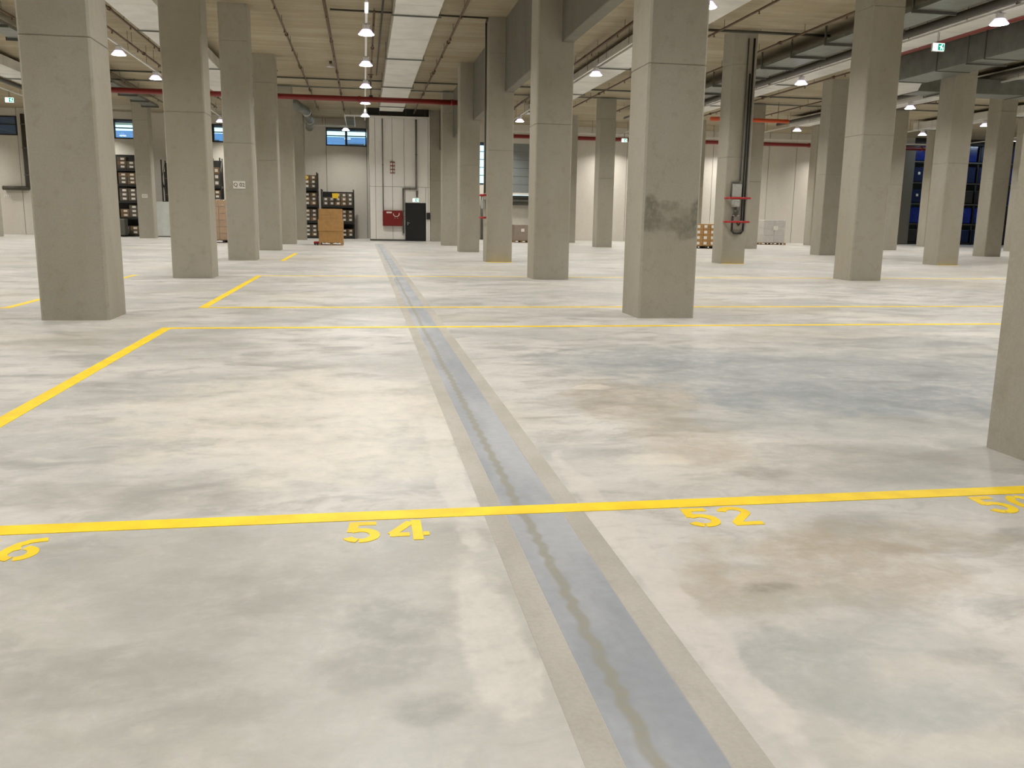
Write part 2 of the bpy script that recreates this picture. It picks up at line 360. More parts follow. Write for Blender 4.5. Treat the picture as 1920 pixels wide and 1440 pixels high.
# dock door in the far wall
d = empty('door_2', (9.95, YB, 0)); d['kind'] = 'structure'
for i in range(6): bxo('panel', M_dock, -1.62, 1.62, 0.02, 0.08, 3.14+i*0.535, 3.14+(i+1)*0.535-0.015, d, 0.006)
bxo('door_backing', M_steel, -1.62, 1.62, 0.082, 0.12, 3.12, 6.36, d)
bxo('lintel_band', M_white, -1.65, 1.65, -0.03, 0.09, 2.98, 3.13, d)
bxo('dock_shelter', M_steel, -1.62, 1.62, 0.45, 0.75, 2.32, 2.96, d)
bxo('shelter_lip', M_galv, -1.62, 1.62, 0.30, 0.46, 2.55, 2.68, d)
bxo('dock_leaf', M_wall, -1.62, 1.62, 0.78, 0.90, 0.0, 2.95, d)
bxo('door_frame', M_steel, -1.66, -1.60, -0.02, 0.9, 0, 6.34, d); bxo('door_frame', M_steel, 1.60, 1.66, -0.02, 0.9, 0, 6.34, d)
t = empty('bollard', (7.80, 59.1, 0), 'dark upright post at the far wall below the narrow bright window', 'post')
bm = bmesh.new(); cyl(bm, (0, 0, 0), (0, 0, 2.85), 0.10, 12); finish('shaft', bm, M_steel, t, True)
bm = bmesh.new(); cyl(bm, (0, 0, 2.85), (0, 0, 2.92), 0.115, 12); finish('cap', bm, M_black, t, True)

# stair core in front of the far wall
YC = 53.4
core = empty('wall_core', (0, YC, 0)); core['kind'] = 'structure'
seams = [0.38, 0.72, 1.71, 2.40, 3.80, 3.915]; zs = 3.16
D0, D1, DH = 2.45, 3.66, 2.22
def cpanel(x0, x1, z0, z1):
    bm = bmesh.new(); box(bm, x0+0.008, x1-0.008, 0.0, 0.2, z0, z1, 0.008); finish('panel', bm, M_core, core)
for a, b_ in zip(seams, seams[1:]):
    cpanel(a, b_, zs+0.008, CZ)
    if a < D0-0.06 and b_ <= D0+0.01: cpanel(a, b_ if b_ < 2.39 else D0, 0.0, zs-0.008)
    elif b_ > D1 and a < D1: cpanel(D0, D1, DH+0.02, zs-0.008); cpanel(D1, b_, 0.0, zs-0.008)
    else: cpanel(a, b_, 0.0, zs-0.008)
bxo('core_body', M_beam, 0.40, 2.44, 0.12, 5.9, 0.0, CZ-0.002, core)
bxo('core_body', M_beam, 3.67, 3.912, 0.12, 0.86, 0.0, CZ-0.002, core); bxo('core_body', M_wall, 3.67, 4.74, 0.86, 5.9, 0.0, CZ-0.002, core)
bxo('core_body', M_beam, 2.44, 3.67, 0.25, 5.9, 0.0, CZ-0.002, core)
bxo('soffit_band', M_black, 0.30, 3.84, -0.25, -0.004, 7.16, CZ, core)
tag(bxo('baseboard_core', M_steel, 0.36, D0-0.02, YC-0.03, YC-0.002, 0.0, 0.10), kind='structure')
d = empty('door_1', ((D0+D1)/2, YC, 0)); d['kind'] = 'structure'
bxo('door_leaf', M_door, -0.57, 0.57, 0.0, 0.06, 0.01, DH-0.05, d, 0.004)
bm = bmesh.new(); box(bm, -0.605, -0.57, -0.03, 0.1, 0, DH); box(bm, 0.57, 0.605, -0.03, 0.1, 0, DH); box(bm, -0.57, 0.57, -0.03, 0.1, DH-0.05, DH); finish('door_frame', bm, M_door, d)
bm = bmesh.new(); cyl(bm, (-0.47, -0.05, 1.06), (-0.34, -0.05, 1.06), 0.014, 8); cyl(bm, (-0.47, 0.0, 1.06), (-0.47, -0.06, 1.06), 0.014, 8); box(bm, -0.495, -0.445, -0.008, 0.0, 0.94, 1.11); finish('door_handle', bm, M_chrome, d)

# deep downstand beam on the column line right of the drain
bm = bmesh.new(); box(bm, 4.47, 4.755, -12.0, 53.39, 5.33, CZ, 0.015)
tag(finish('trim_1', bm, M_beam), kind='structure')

# ------------------------------------------------------------------ columns
CW = 0.846
def col_mesh(name, z0, z1, joint):
    bm = bmesh.new(); c = 0.028; rings = [(z0, 0.0)] + ([(z1-0.022, 0.0), (z1-0.012, 0.010), (z1, 0.010)] if joint else [(z1, 0.0)])
    V = []
    for z, i in rings:
        a, b2 = i, CW-i
        V.append([bm.verts.new(p) for p in ((a+c,a,z),(b2-c,a,z),(b2,a+c,z),(b2,b2-c,z),(b2-c,b2,z),(a+c,b2,z),(a,b2-c,z),(a,a+c,z))])
    for A, B in zip(V, V[1:]):
        for i in range(8): bm.faces.new((A[i], A[(i+1)%8], B[(i+1)%8], B[i]))
    bm.faces.new(V[0][::-1]); bm.faces.new(V[-1])
    me = bpy.data.meshes.new(name); bmesh.ops.recalc_face_normals(bm, faces=bm.faces); bm.to_mesh(me); bm.free(); me.materials.append(M_col); return me
SEC = [col_mesh('shaft_section', 0.0, 3.55, True), col_mesh('shaft_section', 3.55, 6.51, True), col_mesh('shaft_section', 6.51, CZ-0.001, False)]
SEC_ST = SEC[0].copy(); SEC_ST.materials[0] = M_col_stained
ROWY = [-4.1, 4.06, 12.24, 20.38, 28.58, 36.92, 45.14, 53.40]
LINES = [(-20.9, 'outermost column row far to the left', [7]), (-12.62, 'second column row to the left of the drain', [7]),
    (-4.175, 'column row just left of the drain', [2, 3, 4, 5, 6, 7]), (3.92, 'column row just right of the drain', [1, 2, 3, 4, 5, 6, 7]),
    (12.0, 'second column row right of the drain', [3, 4, 5, 6, 7]), (20.12, 'third column row right of the drain', [4, 5, 6, 7]),
    (28.38, 'fourth column row right of the drain', [5, 6, 7]), (36.5, 'fifth column row right of the drain', [6, 7])]
EXTRA = {(-4.175, 2): 'wide and plain', (-4.175, 4): 'with a Q 02 plate', (3.92, 1): 'cut by the right edge of the photo', (3.92, 2): 'with a dark smudge on its face',
    (12.0, 4): 'carrying pipes and red guard bars', (3.92, 4): 'with a yellow stripe at its foot', (3.92, 7): 'beside the black door', (-12.62, 7): 'with a small white plate'}
NUM = ['nearest', 'second nearest', 'third nearest', 'fourth nearest', 'fifth nearest', 'sixth nearest', 'farthest']
for X, rn, rows in LINES:
    for k, r in enumerate(rows):
        if len(rows) == 1: o = 'only visible'
        elif k == len(rows)-1: o = 'farthest'
        else: o = NUM[k]
        ex = EXTRA.get((X, r))
        lab = 'square concrete column%s, %s in the %s' % ((' ' + ex) if ex else '', o, rn)
        c = empty('concrete_column', (X, ROWY[r], 0), lab, 'column', 'square concrete columns of the hall')
        for i, me in enumerate(SEC):
            inst('shaft_section', SEC_ST if (i == 0 and (X, r) == (3.92, 2)) else me, (0, 0, 0), c)

# ------------------------------------------------------------------ floor markings
ZT = 0.0026
def line(x0, x1, y0, y1, label):
    bm = bmesh.new(); box(bm, x0, x1, y0, y1, 0.0, ZT); return tag(finish('floor_line', bm, M_yellow), label, 'floor marking', 'yellow bay lines painted on the floor')
LW = 0.122
line(-6.0, 14.0, 3.962, 3.962+LW, 'nearest yellow floor line, crossing the whole picture above the bay numbers')
line(-2.37, 30.0, 11.28, 11.28+LW, 'thin yellow floor line crossing in front of the smudged column')
line(-2.492, -2.37, 4.3, 11.28+LW, 'yellow floor line running back from the left edge of the photo')
line(-2.492+0.122, 30.0, 13.83, 13.83+LW, 'thin yellow floor line crossing just behind the smudged column')
line(-2.492, -2.37, 13.83, 21.35, 'short yellow floor line running back right of the third left column')
line(-2.37, 30.0, 21.24, 21.36, 'faint yellow floor line crossing level with the second columns')
line(-5.25, -5.13, 13.83, 21.4, 'yellow floor line running back behind the big left column')
line(-12.0, -5.25, 13.83, 13.83+LW, 'yellow floor line reaching the left edge behind the big column')
line(-2.60, -2.46, 28.4, 34.3, 'small yellow floor dash between the left columns and the cardboard stack')
line(3.92, 4.77, 28.36, 28.575, 'yellow stripe at the foot of the third column right of the drain')
line(12.0, 12.85, 28.42, 28.575, 'yellow stripe at the foot of the column with red guard bars')
line(20.12, 20.97, 28.46, 28.575, 'yellow stripe at the foot of the nearest column in the third row')
def arc(cx, cy, rx, ry, a0, a1, n=14):
    return [(cx+rx*math.cos(math.radians(a0+(a1-a0)*i/n)), cy+ry*math.sin(math.radians(a0+(a1-a0)*i/n))) for i in range(n+1)]
SW = 0.045
GL = {
 '5': [[(0.030, 0.236), (0.150, 0.236)], [(0.052, 0.250), (0.040, 0.128)], [(0.036, 0.139)] + arc(0.080, 0.084, 0.062, 0.066, 108, -98, 16), arc(0.080, 0.084, 0.062, 0.066, -104, -158, 5)],
 '4': [[(0.112, 0.238), (0.020, 0.082)], [(0.012, 0.074), (0.100, 0.074)], [(0.136, 0.0), (0.136, 0.256)], [(0.160, 0.074), (0.188, 0.074)]],
 '2': [arc(0.082, 0.182, 0.058, 0.056, 168, -28, 14) + [(0.085, 0.100), (0.036, 0.036)], [(0.018, 0.020), (0.160, 0.020)]],
 '0': [arc(0.085, 0.128, 0.060, 0.106, 84, -84, 16), arc(0.085, 0.128, 0.060, 0.106, 96, 264, 16)],
 '6': [arc(0.080, 0.084, 0.058, 0.064, 80, -86, 14), arc(0.080, 0.084, 0.058, 0.064, -100, -262, 12), [(0.024, 0.080), (0.030, 0.130), (0.052, 0.185), (0.090, 0.222), (0.150, 0.238)]]}
def number(txt, x, y, label):
    r = empty('floor_number', (x, y, 0), label, 'floor marking', 'yellow bay numbers stencilled on the floor')
    for i, ch in enumerate(txt):
        bm = bmesh.new()
        for q, st in enumerate(GL[ch]): ribbon(bm, st, SW, 0.0, 0.0018+0.0004*q)
        o = finish('digit', bm, M_yellow, r); o.location = (i*0.196, 0, 0)
number('56', -1.715, 3.645, 'yellow stencilled bay number 56 cut off at the left edge')
number('54', -0.115, 3.680, 'yellow stencilled bay number 54 left of the drain')
number('52', 1.485, 3.682, 'yellow stencilled bay number 52 right of the drain')
number('50', 3.060, 3.684, 'yellow stencilled bay number 50 at the right edge')

dr = empty('drain_channel', (0, 0, 0), 'long grey filled drain channel running through the floor to the black door', 'drain')
for a, b_ in ((0.545, 0.648), (0.925, 1.035)): bxo('edge_strip', M_edge, a, b_, -6, 47.3, 0.0, 0.0010, dr)
bxo('infill', M_infill, 0.650, 0.923, -6, 47.3, 0.0, 0.0006, dr)

# ------------------------------------------------------------------ ceiling services
ZR = 6.86
def build_luminaire():
    r = empty('ceiling_luminaire', (0, 0, 0))
    bm = bmesh.new(); cyl(bm, (0, 0, 0.0), (0, 0, 0.13), 0.235, 24, 0.13); finish('reflector', bm, M_cone, r, True)
    bm = bmesh.new(); cyl(bm, (0, 0, 0.13), (0, 0, 0.25), 0.10, 16); [box(bm, -0.10+i*0.04, -0.085+i*0.04, -0.08, 0.08, 0.25, 0.27) for i in range(6)]; finish('heat_sink', bm, M_white, r)
    bm = bmesh.new(); cyl(bm, (0, 0, -0.010), (0, 0, -0.001), 0.225, 24); finish('diffuser', bm, M_led, r)
    bm = bmesh.new(); box(bm, -0.02, 0.02, -0.03, 0.03, 0.25, ZR-6.57+0.004); finish('bracket', bm, M_white, r)
    return r
proto = build_luminaire(); used = [False]
LD = bpy.data.lights.new('led_lamp', 'AREA'); LD.shape = 'DISK'; LD.size = 0.40; LD.spread = math.radians(LAMP_SPREAD); LD.energy = LAMP_W; LD.color = LAMP_RGB
def luminaire(x, y, label, group):
    if not used[0]: r = proto; used[0] = True
    else:
        r = proto.copy(); COL.objects.link(r)
        for ch in proto.children:
            if ch.type == 'MESH': c = ch.copy(); COL.objects.link(c); c.parent = r
    r.location = (x, y, 6.57); tag(r, label, 'ceiling light', group)
    l = bpy.data.objects.new('led_lamp', LD); COL.objects.link(l); l.parent = r; l.location = (0, 0, -0.014)
TR = [(-24.3, 'second track left of the picture'), (-16.1, 'light track at the far left edge'), (-7.95, 'light track left of the drain'), (0.16, 'light track above the drain'),
      (8.40, 'first light track right of the drain'), (16.40, 'second light track right of the drain'), (24.45, 'third light track right of the drain'), (32.3, 'fourth light track right of the drain'), (40.5, 'rightmost light track')]
YL0, DY = 27.1, 5.33
VIS = {0.16: range(0, 6), -7.95: (1, 2, 5), 8.40: (-1, 0, 1, 4), 16.40: (-1, 1), 24.45: (2, 4), 32.3: (4,)}
for X, tn in TR:
    y0, y1 = -12.5, 53.3 if X == 0.16 else 58.7
    if X < -20: y0, y1 = -2, 58
    tr = empty('light_track', (X, 0, ZR), 'slim white %s' % tn, 'light track', 'white light tracks under the ceiling')
    bxo('rail', M_white, -0.032, 0.032, y0, min(y1, 53.3) if X == 0.16 else y1, 0.0, 0.055, tr)
    bm = bmesh.new(); yy = y0+1.0
    while yy < y1: cyl(bm, (0, yy, 0.055), (0, yy, CZ-ZR), 0.008, 6); yy += 2.66
    finish('suspension_rods', bm, M_steel, tr)
    vis = sorted(VIS.get(X, ()))
    for k in range(-5, 7):
        y = YL0 + k*DY
        if k == 6: y = 57.6  # unseen end lamps, added to brighten the far wall
        if k > 4 and X > 40: continue
        if y < y0+0.3 or y > y1 - 0.1: continue
        if X == 0.16 and k == 5: y = 52.3
        if k in vis:
            o = NUM[vis.index(k)] if len(vis) > 1 else 'only'
            if len(vis) > 1 and k == vis[-1]: o = 'farthest'
            lab = 'round lit LED luminaire, %s seen under the %s' % (o, tn)
            luminaire(X, y, lab, 'LED luminaires on the light tracks')
        else: luminaire(X, y, 'round lit LED luminaire out of sight under the %s' % tn, 'LED luminaires out of sight')
luminaire(-1.0, 56.5, 'round lit LED luminaire hanging alone before the far high window', 'LED luminaires on the light tracks')
bm = bmesh.new(); cyl(bm, (-1.0, 56.5, 6.83), (-1.0, 56.5, CZ), 0.012, 6); tag(finish('suspension_rod', bm, M_steel), 'thin rod holding the lone luminaire before the far high window', 'rod')
for y, lab in ((24.9, 'nearer lit emergency strip on the light track above the drain'), (48.0, 'farther lit emergency strip on the light track above the drain')):
    r = empty('light_strip', (0.16, y, ZR-0.004), lab, 'ceiling light')
    bxo('housing', M_white, -0.05, 0.05, -0.62, 0.62, -0.036, 0.0, r); bxo('lens', M_strip, -0.036, 0.036, -0.58, 0.58, -0.05, -0.036, r)

# flat ventilation ducts hung under the slab
def duct(x0, x1, y0, y1, label):
    r = empty('flat_duct', ((x0+x1)/2, 0, 7.0), label, 'duct', 'flat pale ducts along the ceiling')
    hw = (x1-x0)/2; y = y0; k = 0
    while y < y1 - 0.2:
        ye = min(y+2.35, y1); bm = bmesh.new(); box(bm, -hw, hw, y+0.006, ye-0.006, 0, 0.40, 0.012); finish('duct_section', bm, M_duct, r); y = ye
    bm = bmesh.new(); y = y0+2.35
    while y < y1-0.3:
        box(bm, -hw-0.012, hw+0.012, y-0.02, y+0.02, -0.006, 0.406); y += 4.7
    finish('flange_rings', bm, M_duct, r)
    bm = bmesh.new(); y = y0+1.2
    while y < y1:
        for s in (-1, 1): cyl(bm, (s*(hw+0.05), y, 0.0), (s*(hw+0.05), y, CZ-7.0), 0.012, 6)
        box(bm, -hw-0.08, hw+0.08, y-0.02, y+0.02, -0.045, -0.008); y += 7.05
    finish('hanger_frames', bm, M_galv, r)
duct(0.93, 2.18, 4.0, 49.6, 'wide pale flat duct along the ceiling right of the drain lights')
duct(8.78, 9.92, 4.0, 49.0, 'pale flat duct along the ceiling behind the smudged column')
duct(16.55, 17.65, 6.0, 50.0, 'pale flat duct along the ceiling beside the green exit sign')
duct(24.75, 25.9, 14.0, 50.0, 'pale flat duct along the ceiling of the third bay right of the drain')
duct(32.7, 33.8, 20.0, 50.0, 'pale flat duct along the ceiling of the fourth bay right of the drain')
duct(-6.78, -5.5, 8.0, 49.6, 'pale flat duct along the ceiling between the two big left columns')
duct(-15.0, -13.8, 20.0, 52.0, 'pale flat duct along the ceiling at the far left edge')

# sprinkler pipes along the bays
bm = bmesh.new(); cyl(bm, (0, 0, 0), (0, 0, -0.07), 0.018, 8); cyl(bm, (0, 0, -0.07), (0, 0, -0.078), 0.04, 10)
HEADM = finish('sprinkler_head', bm, M_rust).data
bpy.data.objects.remove(bpy.data.objects['sprinkler_head'])
bm = bmesh.new(); cyl(bm, (0, -0.07, 0), (0, 0.07, 0), 0.062, 10)
COUPM = finish('coupling', bm, M_rust).data
bpy.data.objects.remove(bpy.data.objects['coupling'])
def sprinkler(x, y0, y1, z, label, r=0.034):
    p = empty('sprinkler_pipe', (x, 0, z), label, 'sprinkler pipe', 'thin sprinkler pipes along the ceiling')
    bm = bmesh.new(); cyl(bm, (0, y0, 0), (0, y1, 0), r, 10); finish('pipe', bm, M_rust, p, True)
    y = y0+1.6; k = 0
    while y < y1:
        inst('sprinkler_head', HEADM, (0, y, -r+0.004), p)
        if k % 2: inst('coupling', COUPM, (0, y+0.9, 0), p)
        y += 3.3; k += 1
    bm = bmesh.new(); y = y0+0.8
    while y < y1: cyl(bm, (0, y, 0), (0, y, CZ-z), 0.008, 6); y += 3.3
    finish('hanger_rods', bm, M_steel, p)
sprinkler(-2.43, 6, 53.0, 7.30, 'brown sprinkler pipe along the ceiling left of the drain lights, nearest the columns')
sprinkler(-1.00, 20, 53.0, 7.30, 'brown sprinkler pipe along the ceiling just left of the drain lights', 0.045)
sprinkler(0.40, 27.5, 42.0, 7.30, 'thin brown pipe along the ceiling just right of the drain lights')
sprinkler(2.95, 6, 53.0, 7.30, 'brown sprinkler pipe along the ceiling right of the wide pale duct')
sprinkler(8.14, 14, 52.0, 7.30, 'brown sprinkler pipe along the ceiling just left of the first right light track', 0.05)
sprinkler(11.12, 10, 52.0, 7.30, 'brown sprinkler pipe along the ceiling just left of the column with guard bars')
sprinkler(13.80, 10, 52.0, 7.30, 'brown sprinkler pipe along the ceiling just right of the column with guard bars')
sprinkler(19.10, 16, 52.0, 7.30, 'brown sprinkler pipe along the ceiling left of the third right column row')
sprinkler(22.3, 16, 52.0, 7.30, 'brown sprinkler pipe along the ceiling right of the third right column row')
sprinkler(27.3, 22, 52.0, 7.30, 'brown sprinkler pipe along the ceiling left of the fourth right column row')
sprinkler(-7.29, 10, 52.0, 7.30, 'brown sprinkler pipe along the ceiling beside the left pale duct')
sprinkler(-7.86, 10, 52.0, 7.15, 'brown sprinkler pipe along the ceiling over the left light track')
sprinkler(-10.6, 16, 52.0, 7.30, 'brown sprinkler pipe along the ceiling at the left edge of the photo')
# cross pipes feeding the hose stations
def run(name, label, cat, pts, r, mat, hang=True, group=None):
    p = empty(name, pts[0], label, cat, group); o = Vector(pts[0])
    bm = bmesh.new(); tube(bm, [Vector(q)-o for q in pts], r); finish('pipe', bm, mat, p, True)
    if hang:
        bm = bmesh.new()
        for a, b_ in zip(pts, pts[1:]):
            a, b_ = Vector(a), Vector(b_)
            if abs(a.z-b_.z) > 0.05: continue
            n = max(1, int((b_-a).length/3.0))
            for i in range(n): q = a.lerp(b_, (i+0.5)/n); cyl(bm, q-o, Vector((q.x, q.y, CZ))-o, 0.008, 6)
        finish('hanger_rods', bm, M_steel, p)
    return p
run('cross_pipe', 'thin dark pipe crossing the ceiling and dropping beside the third right column', 'pipe', [(-0.9, 28.4, 7.48), (3.87, 28.45, 7.48), (3.87, 28.72, 7.40), (3.87, 28.72, 2.20)], 0.030, M_dkpipe)
run('cross_pipe', 'thin dark pipe crossing the ceiling from the third left column to the drain lights', 'pipe', [(-5.4, 26.2, 7.40), (0.64, 26.2, 7.40), (0.64, 40.0, 7.40)], 0.030, M_dkpipe)
run('cross_pipe', 'thin dark pipe crossing at the upper edge of the photo by the drain lights', 'pipe', [(-1.3, 25.3, 7.40), (0.50, 25.3, 7.40), (0.50, 21.0, 7.40)], 0.030, M_dkpipe)
run('cross_pipe', 'dark pipe crossing the ceiling above the column with red guard bars', 'pipe', [(10.4, 28.4, 7.46), (15.2, 28.3, 7.46)], 0.045, M_dkpipe)
run('conduit', 'nearer thin grey conduit crossing the ceiling before the red pipe', 'pipe', [(-12, 42.3, 7.48), (38, 42.3, 7.48)], 0.04, M_steel)
run('conduit', 'farther thin grey conduit crossing the ceiling behind the red pipe', 'pipe', [(-12, 45.0, 7.48), (38, 45.0, 7.48)], 0.035, M_galv)
# red mains
def mains(label, x0, x1, y, z, r):
    p = empty('red_pipe', (0, y, z), label, 'pipe'); bm = bmesh.new(); cyl(bm, (x0, 0, 0), (x1, 0, 0), r, 16); finish('pipe', bm, M_pipe_red, p, True)
    x = x0+1.2
    while x < x1:
        bm = bmesh.new(); cyl(bm, (x-0.06, 0, 0), (x+0.06, 0, 0), r+0.022, 16); finish('coupling', bm, M_pipe_red, p, True)
        bm = bmesh.new(); cyl(bm, (x+0.5, 0, r), (x+0.5, 0, CZ-z), 0.02, 8); box(bm, x+0.38, x+0.62, -0.06, 0.06, CZ-z-0.02, CZ-z); box(bm, x+0.42, x+0.58, -0.08, 0.08, r-0.01, r+0.06); finish('hanger', bm, M_black, p)
        x += 4.1
mains('long red sprinkler main crossing the hall below the ceiling left of the drain beam', -13.6, 5.2, 41.0, 6.50, 0.115)
mains('red sprinkler main along the top of the far right wall', 7.6, 40.0, 56.2, 6.50, 0.125)
p = empty('cable_tray', (0, 56.0, 6.72), 'pale cable tray above the red main on the far right', 'cable tray')
bxo('tray', M_white, 7.6, 40.0, -0.15, 0.15, 0, 0.08, p)
bm = bmesh.new()
for i in range(12): cyl(bm, (9+i*2.7, 0, 0.08), (9+i*2.7, 0, CZ-6.72), 0.012, 6)
finish('hanger_rods', bm, M_steel, p)
p = empty('orange_pipe', (0, 44.6, 6.62), 'orange pipe crossing under the ceiling in the second right bay', 'pipe')
bm = bmesh.new(); cyl(bm, (17.7, 0, 0), (22.0, 0, 0), 0.10, 14); finish('pipe', bm, M_orange, p, True)
bm = bmesh.new(); [cyl(bm, (x_, 0, 0.08), (x_, 0, CZ-6.62), 0.012, 6) for x_ in (18.6, 21.4)]; finish('hanger_rods', bm, M_steel, p)
# cable tray of the second right bay, carried by crossbars
def bracket_tray(x0, x1, y0, y1, z, label):
    p = empty('cable_tray', (x0, 0, z), label, 'cable tray'); w = x1-x0
    bxo('tray', M_galv, 0, w, y0, y1, 0.03, 0.05, p)
    for a in (0, w-0.012): bxo('side_rail', M_galv, a, a+0.012, y0, y1, 0.05, 0.14, p)
    y = y0+1.0
    while y < y1:
        bm = bmesh.new(); box(bm, -0.10, w+0.10, y-0.03, y+0.03, -0.05, 0.03); box(bm, -0.10, -0.05, y-0.03, y+0.03, 0.03, CZ-z); finish('crossbar', bm, M_steel, p); y += 2.3
bracket_tray(14.65, 15.75, 8, 50, 7.02, 'galvanised cable tray on crossbars right of the column with guard bars')
run('heating_pipe', 'dark lagged pipe between the cable tray and the pale duct', 'pipe', [(16.15, 8, 7.02), (16.15, 50, 7.02)], 0.11, M_dkpipe)
run('heating_pipe', 'dark lagged pipe under the ceiling in the third right bay', 'pipe', [(24.0, 16, 7.05), (24.0, 50, 7.05)], 0.10, M_dkpipe)
run('heating_pipe', 'dark lagged pipe at the upper left edge of the photo', 'pipe', [(-15.4, 20, 7.0), (-15.4, 52, 7.0)], 0.10, M_dkpipe)
bracket_tray(-11.6, -10.9, 30, 52, 7.05, 'narrow grey cable tray left of the big left column')
# big galvanised ventilation duct with its elbow (upper right)
p = empty('ventilation_duct', (0, 0, 6.36), 'big grey ventilation duct running back to an elbow at the upper right', 'duct')
y = 9.0
while y < 29.8:
    ye = min(y+2.3, 29.9)
    bxo('duct_section', M_galv, 18.55, 19.75, y+0.006, ye-0.006, 0, 0.80, p, 0.012)
    bxo('flange', M_steel, 18.53, 19.77, y-0.02, y+0.02, -0.02, 0.82, p); y += 2.3
def prism(bm, pts, z0, z1):
    A = [bm.verts.new((x_, y_, z0)) for x_, y_ in pts]; B = [bm.verts.new((x_, y_, z1)) for x_, y_ in pts]; n = len(pts)
    for i in range(n): bm.faces.new((A[i], A[(i+1)%n], B[(i+1)%n], B[i]))
    bm.faces.new(A[::-1]); bm.faces.new(B)
bm = bmesh.new(); prism(bm, [(18.55, 29.9), (19.75, 29.9), (20.9, 31.9), (20.9, 33.1), (20.2, 33.1)], 0.06, 0.74); finish('elbow', bm, M_duct, p)
bm = bmesh.new()
for yy in (12, 16.6, 21.2, 25.8): [cyl(bm, (x_, yy, -0.03), (x_, yy, CZ-6.36), 0.014, 6) for x_ in (18.48, 19.82)]; box(bm, 18.45, 19.85, yy-0.025, yy+0.025, -0.06, -0.02)
finish('hanger_frames', bm, M_steel, p)
p = empty('ventilation_duct', (0, 0, 6.42), 'grey ventilation duct crossing behind the nearest column of the third right row', 'duct'); x = 20.92
while x < 37:
    bxo('duct_section', M_galv, x+0.006, x+2.294, 31.95, 33.05, 0.0, 0.56, p, 0.012); bxo('flange', M_steel, x-0.02, x+0.02, 31.93, 33.07, -0.02, 0.575, p); x += 2.3
bm = bmesh.new()
for xx in (22, 26.6, 31.2, 35.8): [cyl(bm, (xx, y_, -0.03), (xx, y_, CZ-6.42), 0.014, 6) for y_ in (31.86, 33.14)]; box(bm, xx-0.025, xx+0.025, 31.84, 33.16, -0.06, -0.02)
finish('hanger_frames', bm, M_steel, p)
p = empty('red_pipe', (18.05, 0, 7.18), 'red main running back along the ceiling above the big grey duct', 'pipe')
bm = bmesh.new(); cyl(bm, (0, 9, 0), (0, 31, 0), 0.15, 16); finish('pipe', bm, M_pipe_red, p, True)
bm = bmesh.new(); [cyl(bm, (0, y_, 0.1), (0, y_, CZ-7.18), 0.015, 6) for y_ in (11, 15, 19, 23, 27)]; finish('hanger_rods', bm, M_steel, p)
# trays by the stair core and the far wall
p = empty('cable_tray', (0, 0, 7.04), 'pale cable tray running from the far window to the black door wall', 'cable tray')
bxo('tray', M_white, -0.42, 3.78, 52.85, 53.12, 0, 0.07, p); bxo('rail', M_white, -1.0, -0.955, 52.85, 59.2, 0, 0.10, p); bxo('rail', M_white, -0.465, -0.42, 53.12, 59.2, 0, 0.10, p); bxo('tray', M_white, -4.2, -1.0, 58.95, 59.2, 0, 0.07, p)
for i in range(11): bxo('rung', M_galv, -0.955, -0.465, 53.2+i*0.52, 53.28+i*0.52, 0.01, 0.04, p)
bxo('tray', M_white, -0.955, -0.42, 52.85, 53.12, 0, 0.07, p)
bm = bmesh.new(); [cyl(bm, (x_, y_, 0.07), (x_, y_, CZ-7.04), 0.012, 6) for x_, y_ in ((1.0, 52.98), (2.5, 52.98), (3.6, 52.98), (-0.7, 55), (-0.7, 58), (-2.5, 59.1), (-4.0, 59.1))]; finish('hanger_rods', bm, M_steel, p)
p = empty('air_duct', (0, 0, 0), 'dark grey bent air duct high beside the farthest left columns', 'duct')
bm = bmesh.new(); tube(bm, [Vector(q) for q in ((-3.6, 48.5, 7.2), (-3.02, 51.5, 7.05), (-3.02, 54.5, 6.9), (-3.3, 58.9, 6.9))], 0.24, 12); finish('duct_body', bm, M_galv, p, True)
for y_ in (51.5, 54.5): bm = bmesh.new(); cyl(bm, (-3.02, y_-0.06, 7.05 if y_ < 52 else 6.9), (-3.02, y_+0.06, 7.05 if y_ < 52 else 6.9), 0.26, 12); finish('collar', bm, M_white, p, True)
r = empty('smoke_detector', (-1.22, 38.0, CZ), 'small white cone detector under the ceiling left of the drain lights', 'detector')
bm = bmesh.new(); cyl(bm, (0, 0, -0.10), (0, 0, 0), 0.06, 12); finish('stem', bm, M_steel, r, True)
bm = bmesh.new(); cyl(bm, (0, 0, -0.22), (0, 0, -0.10), 0.20, 16, 0.07); finish('cone', bm, M_white, r, True)

